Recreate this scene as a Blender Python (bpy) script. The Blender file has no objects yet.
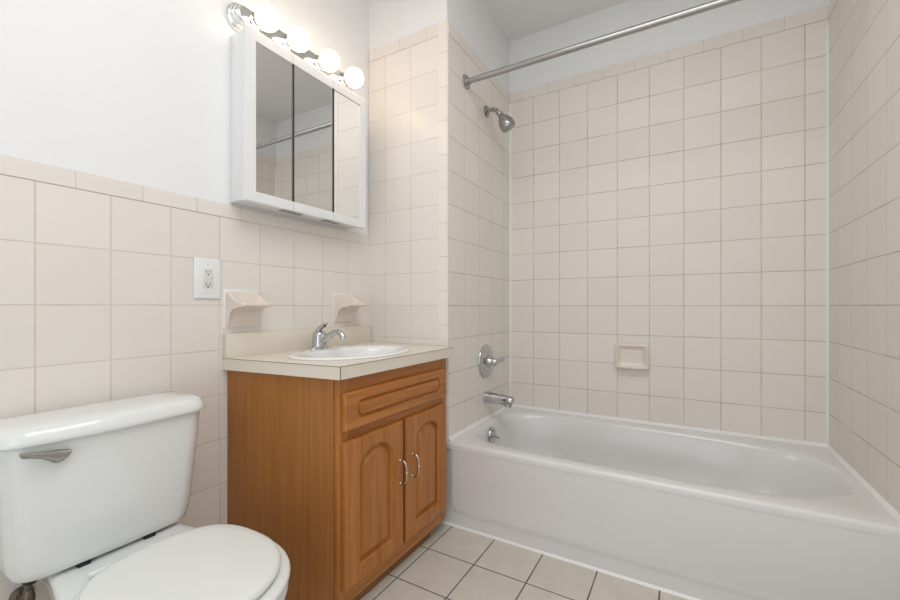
import bpy, bmesh, math, random
from mathutils import Vector, Matrix

random.seed(3)
sc = bpy.context.scene
COL = sc.collection
PI = math.pi

# ------------------------------------------------------------------ camera, light, exposure
CAMX, CAMZ, YAW, FPX = 1.3933, 0.970, 0.526518, 409.8
cd = bpy.data.cameras.new('camera')
cam = bpy.data.objects.new('camera', cd)
COL.objects.link(cam)
cam.location = (CAMX, 0, CAMZ)
cam.rotation_euler = (PI / 2, 0, YAW)
cd.sensor_fit = 'HORIZONTAL'
cd.sensor_width = 36
cd.lens = FPX / 900 * 36
cd.shift_y = 6.6 / 900
cd.clip_start = 0.02
sc.camera = cam

sc.view_settings.view_transform = 'Standard'
sc.view_settings.look = 'None'
sc.view_settings.gamma = 1
sc.view_settings.use_curve_mapping = False
sc.view_settings.exposure = -0.13

world = bpy.data.worlds.new('daylight')
sc.world = world
world.use_nodes = True
world.node_tree.nodes['Background'].inputs[0].default_value = (0.86, 0.93, 1.0, 1)
world.node_tree.nodes['Background'].inputs[1].default_value = 1.0


def area_light(name, loc, rot, sx, sy, power, color):
    ld = bpy.data.lights.new(name, 'AREA')
    ld.shape = 'RECTANGLE'
    ld.size, ld.size_y = sx, sy
    ld.energy = power
    ld.color = color
    o = bpy.data.objects.new(name, ld)
    COL.objects.link(o)
    o.location = loc
    o.rotation_euler = rot
    return o


# added fill lights, unseen: one in the doorway behind the camera, one overhead
area_light('doorway_fill', (1.15, -1.02, 1.15), (PI / 2, 0, 0), 1.2, 2.0, 6.5, (0.96, 0.985, 1.0))
area_light('ceiling_fill', (1.27, 0.42, 2.56), (0, 0, 0), 1.15, 1.2, 18.5, (0.985, 0.992, 1.0))
BULB_STRENGTH = 6.5

# ------------------------------------------------------------------ materials


def new_mat(name):
    m = bpy.data.materials.new(name)
    m.use_nodes = True
    return m, m.node_tree, m.node_tree.nodes['Principled BSDF']


def srgb(r, g, b):
    f = lambda c: (c / 255 / 12.92) if c / 255 <= 0.04045 else ((c / 255 + 0.055) / 1.055) ** 2.4
    return (f(r), f(g), f(b), 1)


def N(nt, kind, **kw):
    n = nt.nodes.new(kind)
    for k, v in kw.items():
        setattr(n, k, v)
    return n


def M(nt, op, a, b=None, c=None):
    n = nt.nodes.new('ShaderNodeMath')
    n.operation = op
    for i, v in enumerate((a, b, c)):
        if v is None:
            continue
        if isinstance(v, (int, float)):
            n.inputs[i].default_value = v
        else:
            nt.links.new(v, n.inputs[i])
    return n.outputs[0]


def simple(name, col, rough=0.5, metal=0.0, coat=0.0, noise=0.0, nscale=20.0, bump=0.0):
    m, nt, p = new_mat(name)
    p.inputs['Base Color'].default_value = col
    p.inputs['Roughness'].default_value = rough
    p.inputs['Metallic'].default_value = metal
    p.inputs['Coat Weight'].default_value = coat
    p.inputs['Coat Roughness'].default_value = 0.05
    if noise or bump:
        tc = N(nt, 'ShaderNodeTexCoord')
        nz = N(nt, 'ShaderNodeTexNoise')
        nz.inputs['Scale'].default_value = nscale
        nz.inputs['Detail'].default_value = 3
        nt.links.new(tc.outputs['Object'], nz.inputs['Vector'])
        if noise:
            mr = N(nt, 'ShaderNodeMapRange')
            mr.inputs['To Min'].default_value = 1 - noise
            mr.inputs['To Max'].default_value = 1 + noise
            nt.links.new(nz.outputs['Fac'], mr.inputs['Value'])
            mx = N(nt, 'ShaderNodeVectorMath', operation='SCALE')
            mx.inputs[0].default_value = col[:3]
            nt.links.new(mr.outputs[0], mx.inputs['Scale'])
            nt.links.new(mx.outputs[0], p.inputs['Base Color'])
        if bump:
            b = N(nt, 'ShaderNodeBump')
            b.inputs['Strength'].default_value = bump
            b.inputs['Distance'].default_value = 0.002
            nt.links.new(nz.outputs['Fac'], b.inputs['Height'])
            nt.links.new(b.outputs[0], p.inputs['Normal'])
    return m


def tile_mat(name, ua, u0, va, v0, pu, pv, col, grout, gw=0.003, rough=0.30, var=0.02, only_u=False,
             mottled=0.0, wobble=0.12, gvary=0.45, soft=0.6, upright=1.0):
    """grid of tiles: joints on axis ua at u0 + n*pu and on axis va at v0 + n*pv"""
    m, nt, p = new_mat(name)
    L = nt.links.new
    tc = N(nt, 'ShaderNodeTexCoord')
    sp = N(nt, 'ShaderNodeSeparateXYZ')
    L(tc.outputs['Object'], sp.inputs[0])
    u = M(nt, 'DIVIDE', M(nt, 'SUBTRACT', sp.outputs[ua], u0), pu)
    v = M(nt, 'DIVIDE', M(nt, 'SUBTRACT', sp.outputs[va], v0), pv)
    du = M(nt, 'MULTIPLY', M(nt, 'PINGPONG', u, 0.5), pu)
    if upright < 1:      # hairline upright joints
        du = M(nt, 'ADD', du, gw * 0.5 * (1 - upright))
    if only_u:
        d = du
    else:
        dv = M(nt, 'MULTIPLY', M(nt, 'PINGPONG', v, 0.5), pv)
        d = M(nt, 'MINIMUM', du, dv)
    # joints waver a little in width
    jn = N(nt, 'ShaderNodeTexNoise')
    jn.inputs['Scale'].default_value = 9
    jn.inputs['Detail'].default_value = 2
    L(tc.outputs['Object'], jn.inputs['Vector'])
    mask = N(nt, 'ShaderNodeMapRange', interpolation_type='SMOOTHSTEP')
    mask.inputs['From Min'].default_value = gw * 0.5 * (1 - soft)
    mask.inputs['From Max'].default_value = gw * 0.5 * (1 + soft)
    mask.inputs['To Min'].default_value = 1
    mask.inputs['To Max'].default_value = 0
    L(d, mask.inputs['Value'])
    gv = N(nt, 'ShaderNodeMapRange')
    gv.inputs['From Min'].default_value = 0.35
    gv.inputs['From Max'].default_value = 0.65
    gv.inputs['To Min'].default_value = 1 - gvary
    gv.inputs['To Max'].default_value = 1
    L(jn.outputs['Fac'], gv.inputs['Value'])
    fac = M(nt, 'MULTIPLY', mask.outputs[0], gv.outputs[0])
    # each tile its own tone
    cv = N(nt, 'ShaderNodeCombineXYZ')
    L(M(nt, 'FLOOR', u), cv.inputs[0])
    L(M(nt, 'FLOOR', v), cv.inputs[1])
    wn = N(nt, 'ShaderNodeTexWhiteNoise', noise_dimensions='3D')
    L(cv.outputs[0], wn.inputs['Vector'])
    tone = M(nt, 'ADD', M(nt, 'MULTIPLY', wn.outputs['Value'], 2 * var), 1 - var)
    if mottled:
        mn = N(nt, 'ShaderNodeTexNoise')
        mn.inputs['Scale'].default_value = 14
        mn.inputs['Detail'].default_value = 6
        mn.inputs['Roughness'].default_value = 0.65
        L(tc.outputs['Object'], mn.inputs['Vector'])
        tone = M(nt, 'MULTIPLY', tone, M(nt, 'ADD', M(nt, 'MULTIPLY', mn.outputs['Fac'], 2 * mottled), 1 - mottled))
    sc_ = N(nt, 'ShaderNodeVectorMath', operation='SCALE')
    sc_.inputs[0].default_value = col[:3]
    L(tone, sc_.inputs['Scale'])
    mx = N(nt, 'ShaderNodeMix', data_type='RGBA')
    L(fac, mx.inputs['Factor'])
    L(sc_.outputs[0], mx.inputs['A'])
    mx.inputs['B'].default_value = grout
    L(mx.outputs['Result'], p.inputs['Base Color'])
    rg = N(nt, 'ShaderNodeMapRange')
    rg.inputs['To Min'].default_value = rough
    rg.inputs['To Max'].default_value = 0.8
    L(mask.outputs[0], rg.inputs['Value'])
    L(rg.outputs[0], p.inputs['Roughness'])
    # surface: sunk joints, slightly wavy glaze
    wv = N(nt, 'ShaderNodeTexNoise')
    wv.inputs['Scale'].default_value = 11
    wv.inputs['Detail'].default_value = 1
    L(tc.outputs['Object'], wv.inputs['Vector'])
    h = M(nt, 'SUBTRACT', M(nt, 'MULTIPLY', wv.outputs['Fac'], wobble), mask.outputs[0])
    b = N(nt, 'ShaderNodeBump')
    b.inputs['Strength'].default_value = 0.35
    b.inputs['Distance'].default_value = 0.0015
    L(h, b.inputs['Height'])
    L(b.outputs[0], p.inputs['Normal'])
    return m


def wood_mat(name, axis, base, dark, rough=0.38, scale=1.0):
    """oak: fine pores and broad figure stretched along one axis"""
    m, nt, p = new_mat(name)
    L = nt.links.new
    tc = N(nt, 'ShaderNodeTexCoord')
    mp = N(nt, 'ShaderNodeMapping')
    s = [38.0 * scale] * 3
    s[axis] = 1.6 * scale
    mp.inputs['Scale'].default_value = s
    L(tc.outputs['Object'], mp.inputs['Vector'])
    n1 = N(nt, 'ShaderNodeTexNoise')
    n1.inputs['Scale'].default_value = 1.0
    n1.inputs['Detail'].default_value = 5
    n1.inputs['Distortion'].default_value = 0.6
    L(mp.outputs[0], n1.inputs['Vector'])
    mp2 = N(nt, 'ShaderNodeMapping')
    s2 = [190.0] * 3
    s2[axis] = 7.0
    mp2.inputs['Scale'].default_value = s2
    L(tc.outputs['Object'], mp2.inputs['Vector'])
    n2 = N(nt, 'ShaderNodeTexNoise')
    n2.inputs['Scale'].default_value = 1.0
    n2.inputs['Detail'].default_value = 2
    L(mp2.outputs[0], n2.inputs['Vector'])
    mix = M(nt, 'ADD', M(nt, 'MULTIPLY', n1.outputs['Fac'], 0.65), M(nt, 'MULTIPLY', n2.outputs['Fac'], 0.35))
    cr = N(nt, 'ShaderNodeValToRGB')
    cr.color_ramp.elements[0].position = 0.36
    cr.color_ramp.elements[0].color = dark
    cr.color_ramp.elements[1].position = 0.62
    cr.color_ramp.elements[1].color = base
    L(mix, cr.inputs[0])
    L(cr.outputs[0], p.inputs['Base Color'])
    p.inputs['Roughness'].default_value = rough
    b = N(nt, 'ShaderNodeBump')
    b.inputs['Strength'].default_value = 0.12
    b.inputs['Distance'].default_value = 0.001
    L(n2.outputs['Fac'], b.inputs['Height'])
    L(b.outputs[0], p.inputs['Normal'])
    return m


TILE = srgb(235, 228, 220)
GROUT = srgb(186, 166, 146)
GROUT_L = srgb(208, 198, 182)
T = 0.1535
Z0 = 0.9741
paint = simple('wall_paint', srgb(240, 240, 240), 0.55, noise=0.01, nscale=3, bump=0.08)
ceil_paint = simple('ceiling_paint', srgb(240, 239, 236), 0.7, bump=0.05)
m_tile_left = tile_mat('tile_left', 'Y', 0.0530, 'Z', Z0, T, T, TILE, GROUT_L, 0.0032)
m_cap_left = tile_mat('tile_cap_left', 'Y', 0.4369 - T * 4, 'Z', 0, T, 1, TILE, GROUT_L, 0.0024, only_u=True)
m_tile_wing = tile_mat('tile_wing', 'X', 0.1045, 'Z', Z0, T, T, TILE, GROUT_L, 0.003)
m_cap_wing = tile_mat('tile_cap_wing', 'X', 0.0392, 'Z', 0, T, 1, TILE, GROUT_L, 0.0024, only_u=True)
m_bull = tile_mat('tile_bullnose', 'Z', Z0 - 0.56 * T, 'X', 0, T, 1, srgb(237, 231, 222), GROUT_L, 0.003, only_u=True)
m_tile_wet = tile_mat('tile_wet', 'Y', 1.7512, 'Z', Z0, 0.1578, T, TILE, GROUT, 0.003, upright=0.55)
m_cap_wet = tile_mat('tile_cap_wet', 'Y', 1.69, 'Z', 0, T, 1, TILE, GROUT_L, 0.0024, only_u=True)
m_tile_back = tile_mat('tile_back', 'X', 0.6070, 'Z', Z0, T, T, TILE, GROUT, 0.003, rough=0.45)
m_cap_back = tile_mat('tile_cap_back', 'X', 0.6903, 'Z', 0, T, 1, TILE, GROUT_L, 0.0024, only_u=True)
m_tile_right = tile_mat('tile_right', 'Y', 1.7365, 'Z', Z0, T, T, TILE, GROUT, 0.003, rough=0.45, upright=0.5)
m_cap_right = tile_mat('tile_cap_right', 'Y', 1.66, 'Z', 0, T, 1, TILE, GROUT_L, 0.0024, only_u=True)
m_floor = tile_mat('tile_floor', 'X', 0.4925, 'Y', 1.3765, 0.2042, 0.2042, srgb(210, 203, 192), srgb(80, 72, 66), 0.0048,
                   rough=0.42, var=0.02, mottled=0.16, gvary=0.15, soft=0.4)
m_caulk = simple('white_caulk', srgb(240, 240, 238), 0.45)
m_porcelain = simple('porcelain', srgb(232, 234, 232), 0.10, coat=0.5)
m_seat = simple('seat_plastic', srgb(232, 234, 230), 0.16)
m_tub = simple('tub_enamel', srgb(228, 227, 225), 0.20, coat=0.3)
m_sink = simple('sink_porcelain', srgb(240, 240, 238), 0.08, coat=0.4)
m_chrome = simple('chrome', (0.55, 0.56, 0.57, 1), 0.10, metal=1.0)
m_chrome_bar = simple('bright_chrome', (0.80, 0.81, 0.82, 1), 0.10, metal=1.0)
m_chrome_dull = simple('worn_chrome', (0.40, 0.395, 0.38, 1), 0.22, metal=1.0)
m_nickel = simple('satin_nickel', (0.52, 0.46, 0.37, 1), 0.25, metal=1.0)
m_rod = simple('brushed_rod', (0.44, 0.43, 0.42, 1), 0.30, metal=1.0)
m_laminate = simple('cream_laminate', srgb(229, 220, 205), 0.35, noise=0.015, nscale=60)
m_lam_edge = simple('laminate_edge', srgb(217, 211, 197), 0.38)
m_seam = simple('laminate_seam', srgb(96, 82, 66), 0.6)
m_side = wood_mat('oak_side_panel', 2, srgb(176, 116, 58), srgb(160, 101, 46), 0.42, 1.7)
m_frame = wood_mat('oak_frame', 2, srgb(188, 122, 58), srgb(160, 94, 36), 0.34)
m_frame_h = wood_mat('oak_frame_cross', 1, srgb(188, 122, 58), srgb(160, 94, 36), 0.34)
m_kick = wood_mat('oak_toe_kick', 1, srgb(150, 108, 66), srgb(118, 80, 46), 0.5)
m_ceramic = simple('beige_ceramic', srgb(230, 218, 206), 0.2, coat=0.3)
m_white = simple('white_enamel', srgb(238, 238, 238), 0.28)
m_mirror = simple('mirror_glass', (0.86, 0.87, 0.87, 1), 0.0, metal=1.0)
m_dark = simple('rubber_and_gap_shade', srgb(28, 28, 30), 0.6)  # rubber parts, and the painted shade between the mirror doors
m_plastic = simple('white_plastic', srgb(240, 240, 240), 0.3)
m_ivory = simple('outlet_insert', srgb(228, 226, 218), 0.35)
m_slot = simple('outlet_slot', srgb(60, 55, 50), 0.7)
m_red = simple('red_dot', srgb(150, 30, 40), 0.4)
m_brass = simple('aged_brass', (0.20, 0.165, 0.115, 1), 0.4, metal=1.0)
m_hose = simple('grey_supply_hose', srgb(90, 92, 88), 0.45)
m_green = simple('green_valve_knob', srgb(30, 120, 90), 0.5)
m_mark = simple('blue_grey_mark', srgb(120, 130, 150), 0.5)

m_bulb, _nt, _p = new_mat('lit_globe')
_p.inputs['Base Color'].default_value = (1, 0.97, 0.92, 1)
_p.inputs['Roughness'].default_value = 0.25
_p.inputs['Emission Color'].default_value = (1.0, 0.75, 0.53, 1)
_p.inputs['Emission Strength'].default_value = BULB_STRENGTH

# ------------------------------------------------------------------ mesh helpers


def obj(name, bm, mat, parent=None, angle=38, kind=None):
    bmesh.ops.recalc_face_normals(bm, faces=bm.faces)
    me = bpy.data.meshes.new(name)
    bm.to_mesh(me)
    bm.free()
    for pl in me.polygons:
        pl.use_smooth = True
    me.set_sharp_from_angle(angle=math.radians(angle))
    for mm in (mat if isinstance(mat, (list, tuple)) else [mat]):
        me.materials.append(mm)
    o = bpy.data.objects.new(name, me)
    COL.objects.link(o)
    if parent is not None:
        o.parent = parent
        inv = Matrix.Translation(-origin_of(parent))
        o.matrix_parent_inverse = inv
    if kind:
        o['kind'] = kind
    return o


ORIG = {}


def origin_of(o):
    return ORIG.get(o.name, Vector((0, 0, 0)))


def thing(name, label, cat, loc, group=None):
    o = bpy.data.objects.new(name, None)
    o.empty_display_size = 0.05
    COL.objects.link(o)
    o.location = loc
    ORIG[o.name] = Vector(loc)
    tag(o, label, cat, group)
    return o


def tag(o, label, cat, group=None):
    o['label'] = label
    o['category'] = cat
    if group:
        o['group'] = group
    return o


def box(bm, x0, x1, y0, y1, z0, z1, bev=0.0, seg=2):
    r = bmesh.ops.create_cube(bm, size=1)
    vs = r['verts']
    for v in vs:
        v.co = Vector((x0 + (v.co.x + 0.5) * (x1 - x0), y0 + (v.co.y + 0.5) * (y1 - y0), z0 + (v.co.z + 0.5) * (z1 - z0)))
    if bev > 0:
        es = list({e for v in vs for e in v.link_edges})
        bmesh.ops.bevel(bm, geom=es, offset=bev, segments=seg, profile=0.5, affect='EDGES')
    return bm


def BX(*a, **k):
    return box(bmesh.new(), *a, **k)


def loft(bm, rings, close=True, cap0=False, cap1=False):
    """rings: lists of points with equal counts; close joins last point to first"""
    vr = [[bm.verts.new(p) for p in r] for r in rings]
    n = len(vr[0])
    for a, b in zip(vr, vr[1:]):
        for i in range(n if close else n - 1):
            j = (i + 1) % n
            try:
                bm.faces.new((a[i], a[j], b[j], b[i]))
            except ValueError:
                pass
    if cap0:
        bm.faces.new(vr[0])
    if cap1:
        bm.faces.new(list(reversed(vr[-1])))
    return vr


def frame_for(d):
    d = Vector(d).normalized()
    up = Vector((0, 0, 1)) if abs(d.z) < 0.95 else Vector((1, 0, 0))
    a = d.cross(up).normalized()
    b = a.cross(d).normalized()
    return d, a, b


def lathe(bm, base, axis, prof, n=32, cap0=True, cap1=True):
    """prof: (distance along axis, radius)"""
    d, a, b = frame_for(axis)
    base = Vector(base)
    rings = []
    for h, r in prof:
        rings.append([base + d * h + (a * math.cos(2 * PI * i / n) + b * math.sin(2 * PI * i / n)) * max(r, 1e-5) for i in range(n)])
    loft(bm, rings, True, cap0, cap1)
    return bm


def tube(bm, pts, radii, n=16, flat=1.0):
    pts = [Vector(p) for p in pts]
    if isinstance(radii, (int, float)):
        radii = [radii] * len(pts)
    rings = []
    a = None
    for i, p in enumerate(pts):
        t = (pts[min(i + 1, len(pts) - 1)] - pts[max(i - 1, 0)]).normalized()
        if a is None:
            _, a, _b = frame_for(t)
        a = (a - t * a.dot(t)).normalized()
        b = t.cross(a)
        rings.append([p + (a * math.cos(2 * PI * k / n) + b * math.sin(2 * PI * k / n) * flat) * radii[i] for k in range(n)])
    loft(bm, rings, True, True, True)
    return bm


def smooth_path(pts, k=6):
    """Catmull-Rom through the points"""
    P = [Vector(p) for p in pts]
    out = []
    for i in range(len(P) - 1):
        p0, p1, p2, p3 = P[max(i - 1, 0)], P[i], P[i + 1], P[min(i + 2, len(P) - 1)]
        for s in range(k):
            t = s / k
            out.append(0.5 * ((2 * p1) + (p2 - p0) * t + (2 * p0 - 5 * p1 + 4 * p2 - p3) * t * t + (3 * p1 - p0 - 3 * p2 + p3) * t ** 3))
    out.append(P[-1])
    return out


def prism(bm, poly, z0, z1, bev=0.0, seg=2):
    """poly: (x, y) corners"""
    n0 = len(bm.verts)
    vr = loft(bm, [[(x, y, z0) for x, y in poly], [(x, y, z1) for x, y in poly]], True, True, True)
    if bev:
        es = list({e for r in vr for v in r for e in v.link_edges})
        bmesh.ops.bevel(bm, geom=es, offset=bev, segments=seg, profile=0.5, affect='EDGES')
    return bm


def rrect(cx, cy, hx, hy, r, k=6):
    """rounded rectangle outline, counter-clockwise"""
    pts = []
    for sx, sy, a0 in ((1, 1, 0), (-1, 1, 90), (-1, -1, 180), (1, -1, 270)):
        for i in range(k + 1):
            a = math.radians(a0 + 90 * i / k)
            pts.append((cx + sx * (hx - r) + r * math.cos(a), cy + sy * (hy - r) + r * math.sin(a)))
    return pts


def inset(poly, d):
    """offset a closed outline inward (counter-clockwise)"""
    n = len(poly)
    out = []
    for i in range(n):
        p, a, b = Vector(poly[i]), Vector(poly[i - 1]), Vector(poly[(i + 1) % n])
        t1, t2 = (p - a).normalized(), (b - p).normalized()
        n1, n2 = Vector((-t1.y, t1.x)), Vector((-t2.y, t2.x))
        m = n1 + n2
        if m.length < 1e-6:
            m = n1
        m.normalize()
        c = max(m.dot(n1), 0.5)
        out.append(tuple(p + m * (d / c)))
    return out


def superell(cx, cy, rx, ry, ang, n):
    c, s = math.cos(ang), math.sin(ang)
    k = (abs(c / rx) ** n + abs(s / ry) ** n) ** (-1 / n)
    return cx + k * c, cy + k * s


# ------------------------------------------------------------------ room
XL, XR, YW, YB, ZC = 0.4594, 1.9125, 1.5845, 2.3304, 2.58
YF = -1.0
CAPZ, TOPZ, CAPL, TOPL = 2.2021, 2.262, 1.2811, 1.3285
BK = 0.006   # plaster lies this far behind the tile face


def struct(name, bm, mat, parent=None, angle=38):
    return obj(name, bm, mat, parent, angle, 'structure')


struct('floor', BX(-0.15, 2.1, YF - 0.12, 2.5, -0.1, 0.0), m_floor)
struct('ceiling', BX(-0.15, 2.1, YF - 0.12, 2.5, ZC, ZC + 0.1), ceil_paint)

wl = struct('wall_left', BX(-0.15, -BK, YF - 0.12, YW + BK, 0, ZC), paint)
struct('tile_panel', BX(-BK, 0, YF, YW, 0.0, CAPL), m_tile_left, wl)
bm = BX(-BK, 0.002, YF, YW, CAPL + 0.0003, TOPL)
bmesh.ops.bevel(bm, geom=[e for e in bm.edges if all(v.co.x > 0 and v.co.z > TOPL - 1e-4 for v in e.verts)], offset=0.0045, segments=4, affect='EDGES')
struct('tile_cap', bm, m_cap_left, wl)

wm = struct('wall_middle', BX(-0.15, XL - BK, YW + BK, YB + BK, 0, ZC), paint)
struct('tile_panel', BX(0.0, 0.4105, YW, YW + BK, 0, CAPZ), m_tile_wing, wm)
bm = BX(0.0, 0.4105, YW - 0.002, YW + BK, CAPZ + 0.0003, TOPZ)
bmesh.ops.bevel(bm, geom=[e for e in bm.edges if all(v.co.y < YW and v.co.z > TOPZ - 1e-4 for v in e.verts)], offset=0.0045, segments=4, affect='EDGES')
struct('tile_cap', bm, m_cap_wing, wm)
bm = BX(0.4108, XL + 0.001, YW - 0.001, YW + BK, 0, TOPZ)
bmesh.ops.bevel(bm, geom=[e for e in bm.edges if all(v.co.x > 0.45 and v.co.y < YW for v in e.verts)], offset=0.0055, segments=5, affect='EDGES')
struct('bullnose_tile', bm, m_bull, wm)
struct('tile_panel', BX(XL - BK, XL, YW + BK + 0.0005, YB, 0, CAPZ), m_tile_wet, wm)
bm = BX(XL - BK, XL + 0.002, YW + BK + 0.0005, YB, CAPZ + 0.0003, TOPZ)
bmesh.ops.bevel(bm, geom=[e for e in bm.edges if all(v.co.x > XL and v.co.z > TOPZ - 1e-4 for v in e.verts)], offset=0.0045, segments=4, affect='EDGES')
struct('tile_cap', bm, m_cap_wet, wm)

wb = struct('wall_back', BX(-0.15, 2.1, YB + BK, YB + 0.15, 0, ZC), paint)
struct('tile_panel', BX(XL, XR, YB, YB + BK, 0, CAPZ), m_tile_back, wb)
bm = BX(XL, XR, YB - 0.002, YB + BK, CAPZ + 0.0003, TOPZ)
bmesh.ops.bevel(bm, geom=[e for e in bm.edges if all(v.co.y < YB and v.co.z > TOPZ - 1e-4 for v in e.verts)], offset=0.0045, segments=4, affect='EDGES')
struct('tile_cap', bm, m_cap_back, wb)

wr = struct('wall_right', BX(XR + BK, 2.1, YF - 0.12, YB + BK, 0, ZC), paint)
struct('tile_panel', BX(XR, XR + BK, 1.50, YB, 0, CAPZ), m_tile_right, wr)
bm = BX(XR - 0.002, XR + BK, 1.50, YB, CAPZ + 0.0003, TOPZ)
bmesh.ops.bevel(bm, geom=[e for e in bm.edges if all(v.co.x < XR and v.co.z > TOPZ - 1e-4 for v in e.verts)], offset=0.0045, segments=4, affect='EDGES')
struct('tile_cap', bm, m_cap_right, wr)

# wall behind the camera with its doorway
wf = struct('wall_front', BX(-0.15, 0.55, YF - 0.12, YF, 0, ZC), paint)
struct('wall_segment', BX(1.75, 2.1, YF - 0.12, YF, 0, ZC), paint, wf)
struct('wall_segment', BX(0.55, 1.75, YF - 0.12, YF, 2.15, ZC), paint, wf)

# white caulk lines
n = 1


def caulk(bm_):
    global n
    struct('trim_%d' % n, bm_, m_caulk)
    n += 1


RIM = 0.368
def fillet(corner, da, db, length_axis, l0, l1, a, b):
    # wedge in an inner corner: legs a along da and b along db, run along length_axis from l0 to l1
    c_, da, db, ax = Vector(corner), Vector(da), Vector(db), Vector(length_axis)
    sec = [c_, c_ + da * a, c_ + da * a * 0.55 + db * b * 0.55, c_ + db * b]
    bm_ = bmesh.new()
    loft(bm_, [[p + ax * l0 for p in sec], [p + ax * l1 for p in sec]], True, True, True)
    return bm_


X_, Y_, Z_ = (1, 0, 0), (0, 1, 0), (0, 0, 1)
caulk(fillet((XL, YB, 0), X_, (0, -1, 0), Z_, RIM, 2.20, 0.008, 0.008))
caulk(fillet((XR, YB, 0), (-1, 0, 0), (0, -1, 0), Z_, RIM, 2.17, 0.008, 0.008))
caulk(fillet((0, YB, RIM), (0, -1, 0), Z_, X_, XL, XR, 0.013, 0.013))
caulk(fillet((XL, 0, RIM), X_, Z_, Y_, YW + 0.004, YB, 0.011, 0.013))
caulk(fillet((XR, 0, RIM), (-1, 0, 0), Z_, Y_, YW - 0.008, YB, 0.011, 0.013))

# ------------------------------------------------------------------ bathtub
YT = 1.572
tub = thing('bathtub', 'white enamel bathtub with apron front set between the tiled alcove walls', 'bathtub', (1.186, 1.95, 0))
TX0, TX1, TY0, TY1 = XL + 0.001, XR - 0.001, YT, YB - 0.001
cx, cy = 1.16, 1.93


def rect_pts(x0, x1, y0, y1, k=30):
    p = []
    for i in range(k):
        p.append((x0 + (x1 - x0) * i / k, y0))
    for i in range(k // 2):
        p.append((x1, y0 + (y1 - y0) * i / (k // 2)))
    for i in range(k):
        p.append((x1 - (x1 - x0) * i / k, y1))
    for i in range(k // 2):
        p.append((x0, y1 - (y1 - y0) * i / (k // 2)))
    return p


outer = rect_pts(TX0, TX1, TY0, TY1)


def basin(z, x0, x1, y0, y1, nl, nr):
    bx_, by_ = (x0 + x1) / 2, (y0 + y1) / 2
    ring = []
    for (ox, oy) in outer:
        # equal share along the outline of the outer rectangle
        a = math.atan2((oy - (TY0 + TY1) / 2) / (TY1 - TY0), (ox - (TX0 + TX1) / 2) / (TX1 - TX0))
        a = math.atan2(math.sin(a) * (y1 - y0), math.cos(a) * (x1 - x0))
        e = nr if math.cos(a) > 0 else nl
        x, y = superell(bx_, by_, (x1 - x0) / 2, (y1 - y0) / 2, a, e)
        ring.append((x, y, z))
    return ring


def rect_ring(dx, dy, z):
    return [(min(max(x, TX0 + dx), TX1 - dx), min(max(y, TY0 + dy), TY1 - dy), z) for x, y in outer]


bm = bmesh.new()
rings = [rect_ring(0, 0, RIM - 0.030), rect_ring(0, 0, RIM - 0.014), rect_ring(0, 0.0012, RIM - 0.0085), rect_ring(0, 0.004, RIM - 0.004), rect_ring(0, 0.0085, RIM - 0.0012), rect_ring(0, 0.014, RIM)]
rings += [basin(RIM + 0.000, 0.490, 1.884, 1.628, 2.268, 4.5, 2.9),
          basin(RIM - 0.003, 0.496, 1.878, 1.635, 2.261, 4.5, 2.9),
          basin(RIM - 0.012, 0.502, 1.870, 1.643, 2.253, 4.4, 2.9),
          basin(RIM - 0.035, 0.507, 1.861, 1.650, 2.245, 4.3, 2.9),
          basin(0.22, 0.520, 1.80, 1.666, 2.228, 4.0, 2.9),
          basin(0.13, 0.540, 1.705, 1.688, 2.205, 3.8, 3.0),
          basin(0.085, 0.570, 1.640, 1.715, 2.175, 3.5, 3.0),
          basin(0.066, 0.640, 1.560, 1.775, 2.110, 3.2, 3.0),
          basin(0.060, 0.760, 1.420, 1.860, 2.010, 3.0, 3.0)]
loft(bm, rings, True, False, True)
obj('basin', bm, m_tub, tub, 50)

# apron: raised panel over a recessed border at left, right and bottom
bm = bmesh.new()


def apron_loop(x0, x1, z0, y, r, ztop=RIM - 0.0295):
    pts = [(x1, y, ztop), (x0, y, ztop)]
    k = 8
    for i in range(k + 1):
        a = PI + (PI / 2) * i / k
        pts.append((x0 + r + r * math.cos(a), y, z0 + r + r * math.sin(a)))
    for i in range(k + 1):
        a = 1.5 * PI + (PI / 2) * i / k
        pts.append((x1 - r + r * math.cos(a), y, z0 + r + r * math.sin(a)))
    return pts


AX0, AX1 = 0.437, XR - 0.001
loft(bm, [apron_loop(AX0, AX1, 0.001, YT + 0.045, 0.001), apron_loop(AX0, AX1, 0.001, YT + 0.006, 0.001),
          apron_loop(0.470, AX1 - 0.0003, 0.052, YT + 0.006, 0.0408), apron_loop(0.475, AX1 - 0.0004, 0.058, YT + 0.0055, 0.038), apron_loop(0.490, AX1 - 0.0006, 0.073, YT + 0.0006, 0.034),
          apron_loop(0.496, AX1 - 0.0008, 0.079, YT, 0.032)], True, True, True)
obj('apron', bm, m_tub, tub, 60)
bm = BX(AX0, TX0 + 0.004, YT + 0.001, YW - 0.0025, RIM - 0.027, RIM - 0.001, bev=0.006, seg=3)
obj('rim_corner', bm, m_tub, tub, 60)
caulk(fillet((0, YT + 0.0062, 0), (0, -1, 0), Z_, X_, 0.43, XR, 0.008, 0.008))

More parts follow.
